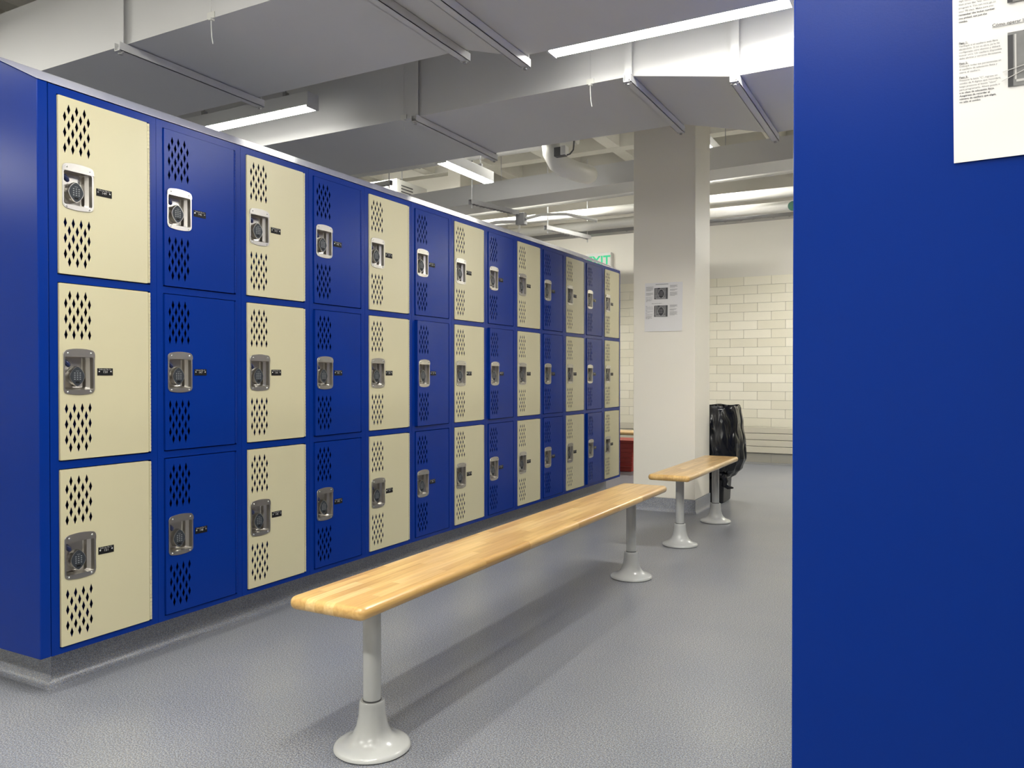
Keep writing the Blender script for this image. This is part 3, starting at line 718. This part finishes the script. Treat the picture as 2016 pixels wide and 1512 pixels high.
# exit sign
ex = thing('exit_sign', 'white exit sign with green letters peeking above the far lockers', 'sign', (-1.30, FARY - 0.02, 2.42))
part('housing', MB().box(-0.165, 0.165, -0.045, 0.03, -0.10, 0.10), 'sign_white', ex, None, 0.006, 2)
obj('letters', text_mesh('letters', 'EXIT', 0.152, 'green_letters', lambda c: Vector((c.x, -0.0462 - c.z, c.y)), 'CENTER', 0.0006, 0, 0.004), ex)

# slatted wall convector
rad = thing('wall_convector', 'beige slatted convector low on the tiled wall beside the trash bag', 'radiator', (0.4, FARY - 0.05, 0.13))
for i in range(4):
    z = 0.005 + i * 0.0735
    part('slat', MB().box(-2.6, 2.6, -0.035, -0.020, z, z + 0.0685), 'radiator', rad, None, 0.003, 1)
part('backing', MB().box(-2.58, 2.58, -0.019, 0.044, 0.0, 0.288), 'dark_metal', rad)

# red bin under the far bench
rb = thing('storage_bin', 'red plastic bin on the floor under the far bench', 'bin', (-0.66, 6.50, 0))
def taper_box(w0, d0, w1, d1, z0, z1):
    return MB().add([(-w0, -d0, z0), (w0, -d0, z0), (w0, d0, z0), (-w0, d0, z0), (-w1, -d1, z1), (w1, -d1, z1), (w1, d1, z1), (-w1, d1, z1)],
                    [(0, 3, 2, 1), (4, 5, 6, 7), (0, 1, 5, 4), (1, 2, 6, 5), (2, 3, 7, 6), (3, 0, 4, 7)])
part('body', taper_box(0.27, 0.165, 0.30, 0.185, 0.0, 0.30), 'red_plastic', rb, None, 0.008, 2)
part('lid', MB().box(-0.31, 0.31, -0.195, 0.195, 0.300, 0.328), 'red_plastic', rb, None, 0.006, 2)
for i in range(5): part('rib', MB().box(-0.285, 0.285, -0.188, -0.170, 0.05 + i * 0.048, 0.056 + i * 0.048), 'red_plastic', rb)

# ------------------------------------------------------------------ trash can with black bag
can = thing('trash_can', 'black plastic trash can wrapped in a loose black bag behind the column', 'trash can', (0.80, 4.865, 0))
part('body', taper_box(0.135, 0.125, 0.172, 0.158, 0.0005, 0.735), 'black_plastic', can, None, 0.012, 3)
def bag_mesh():
    n, mrows = 96, 54
    vs_ = []; fs_ = []
    rnd = random.Random(3)
    folds = [(rnd.uniform(0, 2 * PI), rnd.choice((5, 7, 9, 11, 13, 17)), rnd.uniform(0.4, 1.0), rnd.uniform(-3, 3)) for _ in range(9)]
    for j in range(mrows):
        v = j / (mrows - 1); z = 0.765 - v * 0.575
        # half width, half depth along the drop: bulges low then gathers
        k = [(0, 0.225), (0.04, 0.232), (0.25, 0.250), (0.50, 0.268), (0.72, 0.272), (0.86, 0.245), (0.95, 0.205), (1.0, 0.165)]
        for (a, b), (c, d) in zip(k, k[1:]):
            if a <= v <= c: t = (v - a) / (c - a); t = t * t * (3 - 2 * t); w = b + (d - b) * t
        for i in range(n):
            th = 2 * PI * i / n; p = 3.2 - 0.9 * v
            c, s = math.cos(th), math.sin(th)
            rr = (abs(c) ** p + abs(s) ** p) ** (-1 / p)
            wob = sum(f[2] * math.sin(f[1] * th + f[0] + f[3] * v * 2.2) for f in folds) / 9
            amp = 0.010 + 0.030 * v * (1 - 0.3 * v) if v > 0.02 else 0.004
            rad = rr * w + wob * amp * 1.6
            vs_.append((rad * c, rad * s * 0.92, z + 0.004 * math.sin(9 * th + 1) * (v < 0.03) + 0.022 * wob * v))
    for j in range(mrows - 1):
        for i in range(n): fs_.append((j * n + i, (j + 1) * n + i, (j + 1) * n + (i + 1) % n, j * n + (i + 1) % n))
    # inner side of the rim turning into the can
    o = len(vs_)
    for i in range(n):
        th = 2 * PI * i / n; vs_.append((vs_[i][0] * 0.88, vs_[i][1] * 0.88, 0.60))
    for i in range(n): fs_.append((i, (i + 1) % n, o + (i + 1) % n, o + i))
    # gathered lower hem
    o = len(vs_)
    for i in range(n):
        a = vs_[(mrows - 1) * n + i]; vs_.append((a[0] * 0.84, a[1] * 0.84, a[2] + 0.02))
    for i in range(n): fs_.append(((mrows - 1) * n + i, o + i, o + (i + 1) % n, (mrows - 1) * n + (i + 1) % n))
    m = MB().add(vs_, fs_)
    me = m.mesh('bag', 'bag', 75)
    return me
obj('bag', bag_mesh(), can)
part('bag_tail', MB().tube([(0.10, -0.15, 0.235), (0.145, -0.165, 0.215), (0.165, -0.17, 0.185), (0.155, -0.165, 0.155), (0.185, -0.16, 0.135), (0.222, -0.155, 0.134)], [0.030, 0.034, 0.022, 0.026, 0.016, 0.006], 10), 'bag', can, 40)

# ------------------------------------------------------------------ instruction sheets
ES = ["Paso 1:", "Verifique si el casillero está libre", "abriéndolo. Si no se abre, ya lo ha", "configurado otro alumno y deberá", "buscar otro. Un casillero disponible", "debe abrirse y cerrarse libremente.", "",
      "Paso 2:", "Coloque todas sus pertenencias en", "el casillero de educación física y", "cierre el casillero.", "",
      "Paso 3:", "Presione la letra \"C\", ingrese un", "combo de 4 dígitos que recordará,", "luego presione el botón \"clave\"", "para programarlo. Ahora puede ir", "a su clase de educación física.", "Asegúrese de recordar el", "número de casillero que eligió,", "no sólo el combo."]
EN = ["digit combo you will remember,", "then press the \"key\" button to", "program it. You can now go to", "your PE class. Make sure you", "remember the locker number", "you picked, not just the", "combo."]
PW, PH = 0.285, 0.358
def sheet(label, loc, tilt, group='instruction sheets'):
    """sheet facing -Y; u right, v up, origin at its lower left corner"""
    t = thing('instruction_sheet', label, 'paper', loc, 0, group); t.rotation_euler = (0, -tilt, 0)
    def off(u, v):                                   # gentle waves and a fold across the middle
        f = math.exp(-((v - PH * 0.545) / 0.006) ** 2)
        return -(0.0016 + 0.0011 * math.sin(u * 22 + 1) * math.sin(v * 17) + 0.0010 * f + 0.0035 * max(0, 1 - v / 0.05) ** 2 * (u / PW))
    m = MB(); nu, nv = 18, 28
    for s in (0, 1):
        vs_ = [(PW * i / nu, off(PW * i / nu, PH * j / nv) + s * 0.0003, PH * j / nv) for j in range(nv + 1) for i in range(nu + 1)]
        fs_ = [(j * (nu + 1) + i, j * (nu + 1) + i + 1, (j + 1) * (nu + 1) + i + 1, (j + 1) * (nu + 1) + i) for j in range(nv) for i in range(nu)]
        m.add(vs_, fs_ if s == 0 else [f[::-1] for f in fs_])
    part('paper', m, 'paper', t, 60)
    e = 0.0005
    put = lambda u0, v0: (lambda c: Vector((u0 + c.x, off(u0 + c.x, v0 + c.y) - e, v0 + c.y)))
    LS = 0.0049; FS = 0.0040; U0 = 0.0085
    v = 0.1880
    for i, ln in enumerate(ES):
        if ln:
            head = ln.startswith('Paso'); bold = i >= 17
            obj('text_line', text_mesh('text_line', ln, FS, 'ink' if (bold or head) else 'ink_soft', put(U0, v), 'LEFT', 0, 0, 0.00008 if (bold or head) else 0.00002), t)
            if head: part('underline', MB().box(U0, U0 + 0.0125, off(U0, v) - e - 0.0001, off(U0, v) - e, v - 0.0019, v - 0.0016), 'ink', t)
            v -= LS
        else: v -= LS * 0.55
    v = 0.2220 + 6 * LS * 1.12
    for i, ln in enumerate(EN):
        obj('text_line', text_mesh('text_line', ln, FS, 'ink' if i >= 4 else 'ink_soft', put(U0, v), 'LEFT', 0, 0, 0.00008 if i >= 4 else 0.00002), t); v -= LS * 1.12
    obj('heading', text_mesh('heading', 'Cómo operar los casilleros', 0.0068, 'ink', put(0.0535, 0.2065), 'LEFT', 0, 0, 0.00006), t)
    part('underline', MB().box(0.0535, 0.0535 + 0.0895, off(0.1, 0.2065) - e - 0.0004, off(0.1, 0.2065) - e, 0.2030, 0.2034), 'ink', t)
    part('heading_bar', MB().box(0.082, 0.178, off(0.13, 0.346) - e - 0.0003, off(0.13, 0.346) - e, 0.3445, 0.3480), 'ink_soft', t)
    # unreadable columns of small print
    for u0, u1, v0, n in ((0.0085, 0.066, 0.330, 7), (0.0085, 0.066, 0.284, 4), (0.190, 0.248, 0.336, 4), (0.190, 0.248, 0.307, 3), (0.190, 0.248, 0.285, 6), (0.190, 0.248, 0.192, 4), (0.190, 0.243, 0.163, 3), (0.190, 0.248, 0.143, 6)):
        for i in range(n):
            vv = v0 - i * LS; uu = u1 - (0.02 if i == n - 1 else 0.006 * (i % 2))
            part('text_line', MB().box(u0, uu, off((u0 + uu) / 2, vv) - e - 0.0002, off((u0 + uu) / 2, vv) - e, vv - 0.0008, vv + 0.0008), 'ink_soft', t)
    # the two printed photographs of the lock
    for v0 in (0.2365, 0.1072):
        u0, u1, v1 = 0.0738, 0.1768, v0 + 0.0835
        y = min(off(u0, v0), off(u1, v0), off(u0, v1), off(u1, v1), off((u0 + u1) / 2, (v0 + v1) / 2)) - 0.0008
        ph = part('photo', MB().box(u0, u1, y, y + 0.0002, v0, v1), 'photo_mid', t)
        cu, cv = (u0 + u1) / 2 + 0.000, (v0 + v1) / 2 - 0.002
        part('photo_shade', MB().box(u0, u0 + 0.007, y - 0.0003, y - 0.0001, v0, v1 - 0.004).box(u1 - 0.014, u1 - 0.006, y - 0.0003, y - 0.0001, v0, v1).prism([(u0 + 0.020, v1), (u0 + 0.043, v1), (u0 + 0.036, v1 - 0.012)], 'y', y - 0.0003, y - 0.0001), 'photo_dark', ph)
        part('photo_gleam', MB().box(u0 + 0.009, u0 + 0.0115, y - 0.0004, y - 0.0001, v0 + 0.010, v1 - 0.004).box(u0 + 0.011, u1 - 0.018, y - 0.0004, y - 0.0001, v0 + 0.006, v0 + 0.0095).prism([(cu + q[0], cv + q[1]) for q in lozenge(0.0245, 0.0335, 28, 1.7)], 'y', y - 0.0004, y - 0.0001), 'photo_light', ph)
        part('photo_lock', MB().prism([(cu + q[0], cv + q[1]) for q in lozenge(0.0225, 0.0315, 28, 1.7)], 'y', y - 0.0007, y - 0.0004), 'photo_dark', ph)
        k = MB()
        for r in range(4):
            for c in range(3): k.box(cu + (c - 1) * 0.009 - 0.0018, cu + (c - 1) * 0.009 + 0.0018, y - 0.0009, y - 0.0007, cv + 0.013 - r * 0.0085, cv + 0.016 - r * 0.0085)
        part('photo_keys', k, 'photo_light', ph)
        ar = MB()
        for (a, b) in (((0.067, v0 + 0.0238), (0.112, v0 + 0.034)), ((0.0655, v0 + 0.0098), (0.110, v0 + 0.029))):
            d = Vector((b[0] - a[0], b[1] - a[1])).normalized(); nn = Vector((-d.y, d.x)) * 0.0005
            ar.prism([(a[0] + nn.x, a[1] + nn.y), (a[0] - nn.x, a[1] - nn.y), (b[0] - nn.x, b[1] - nn.y), (b[0] + nn.x, b[1] + nn.y)], 'y', y - 0.0012, y - 0.0010)
        part('pointer_lines', ar, 'photo_light', t)
    return t
sheet('white instruction sheet taped to the blue panel at the right edge, near the camera', (2.4335, -0.0225, 1.338), math.radians(0.7))
sheet('white instruction sheet taped to the white column at mid distance', (0.486, CY0 - 0.0008, 1.328), math.radians(-0.6))
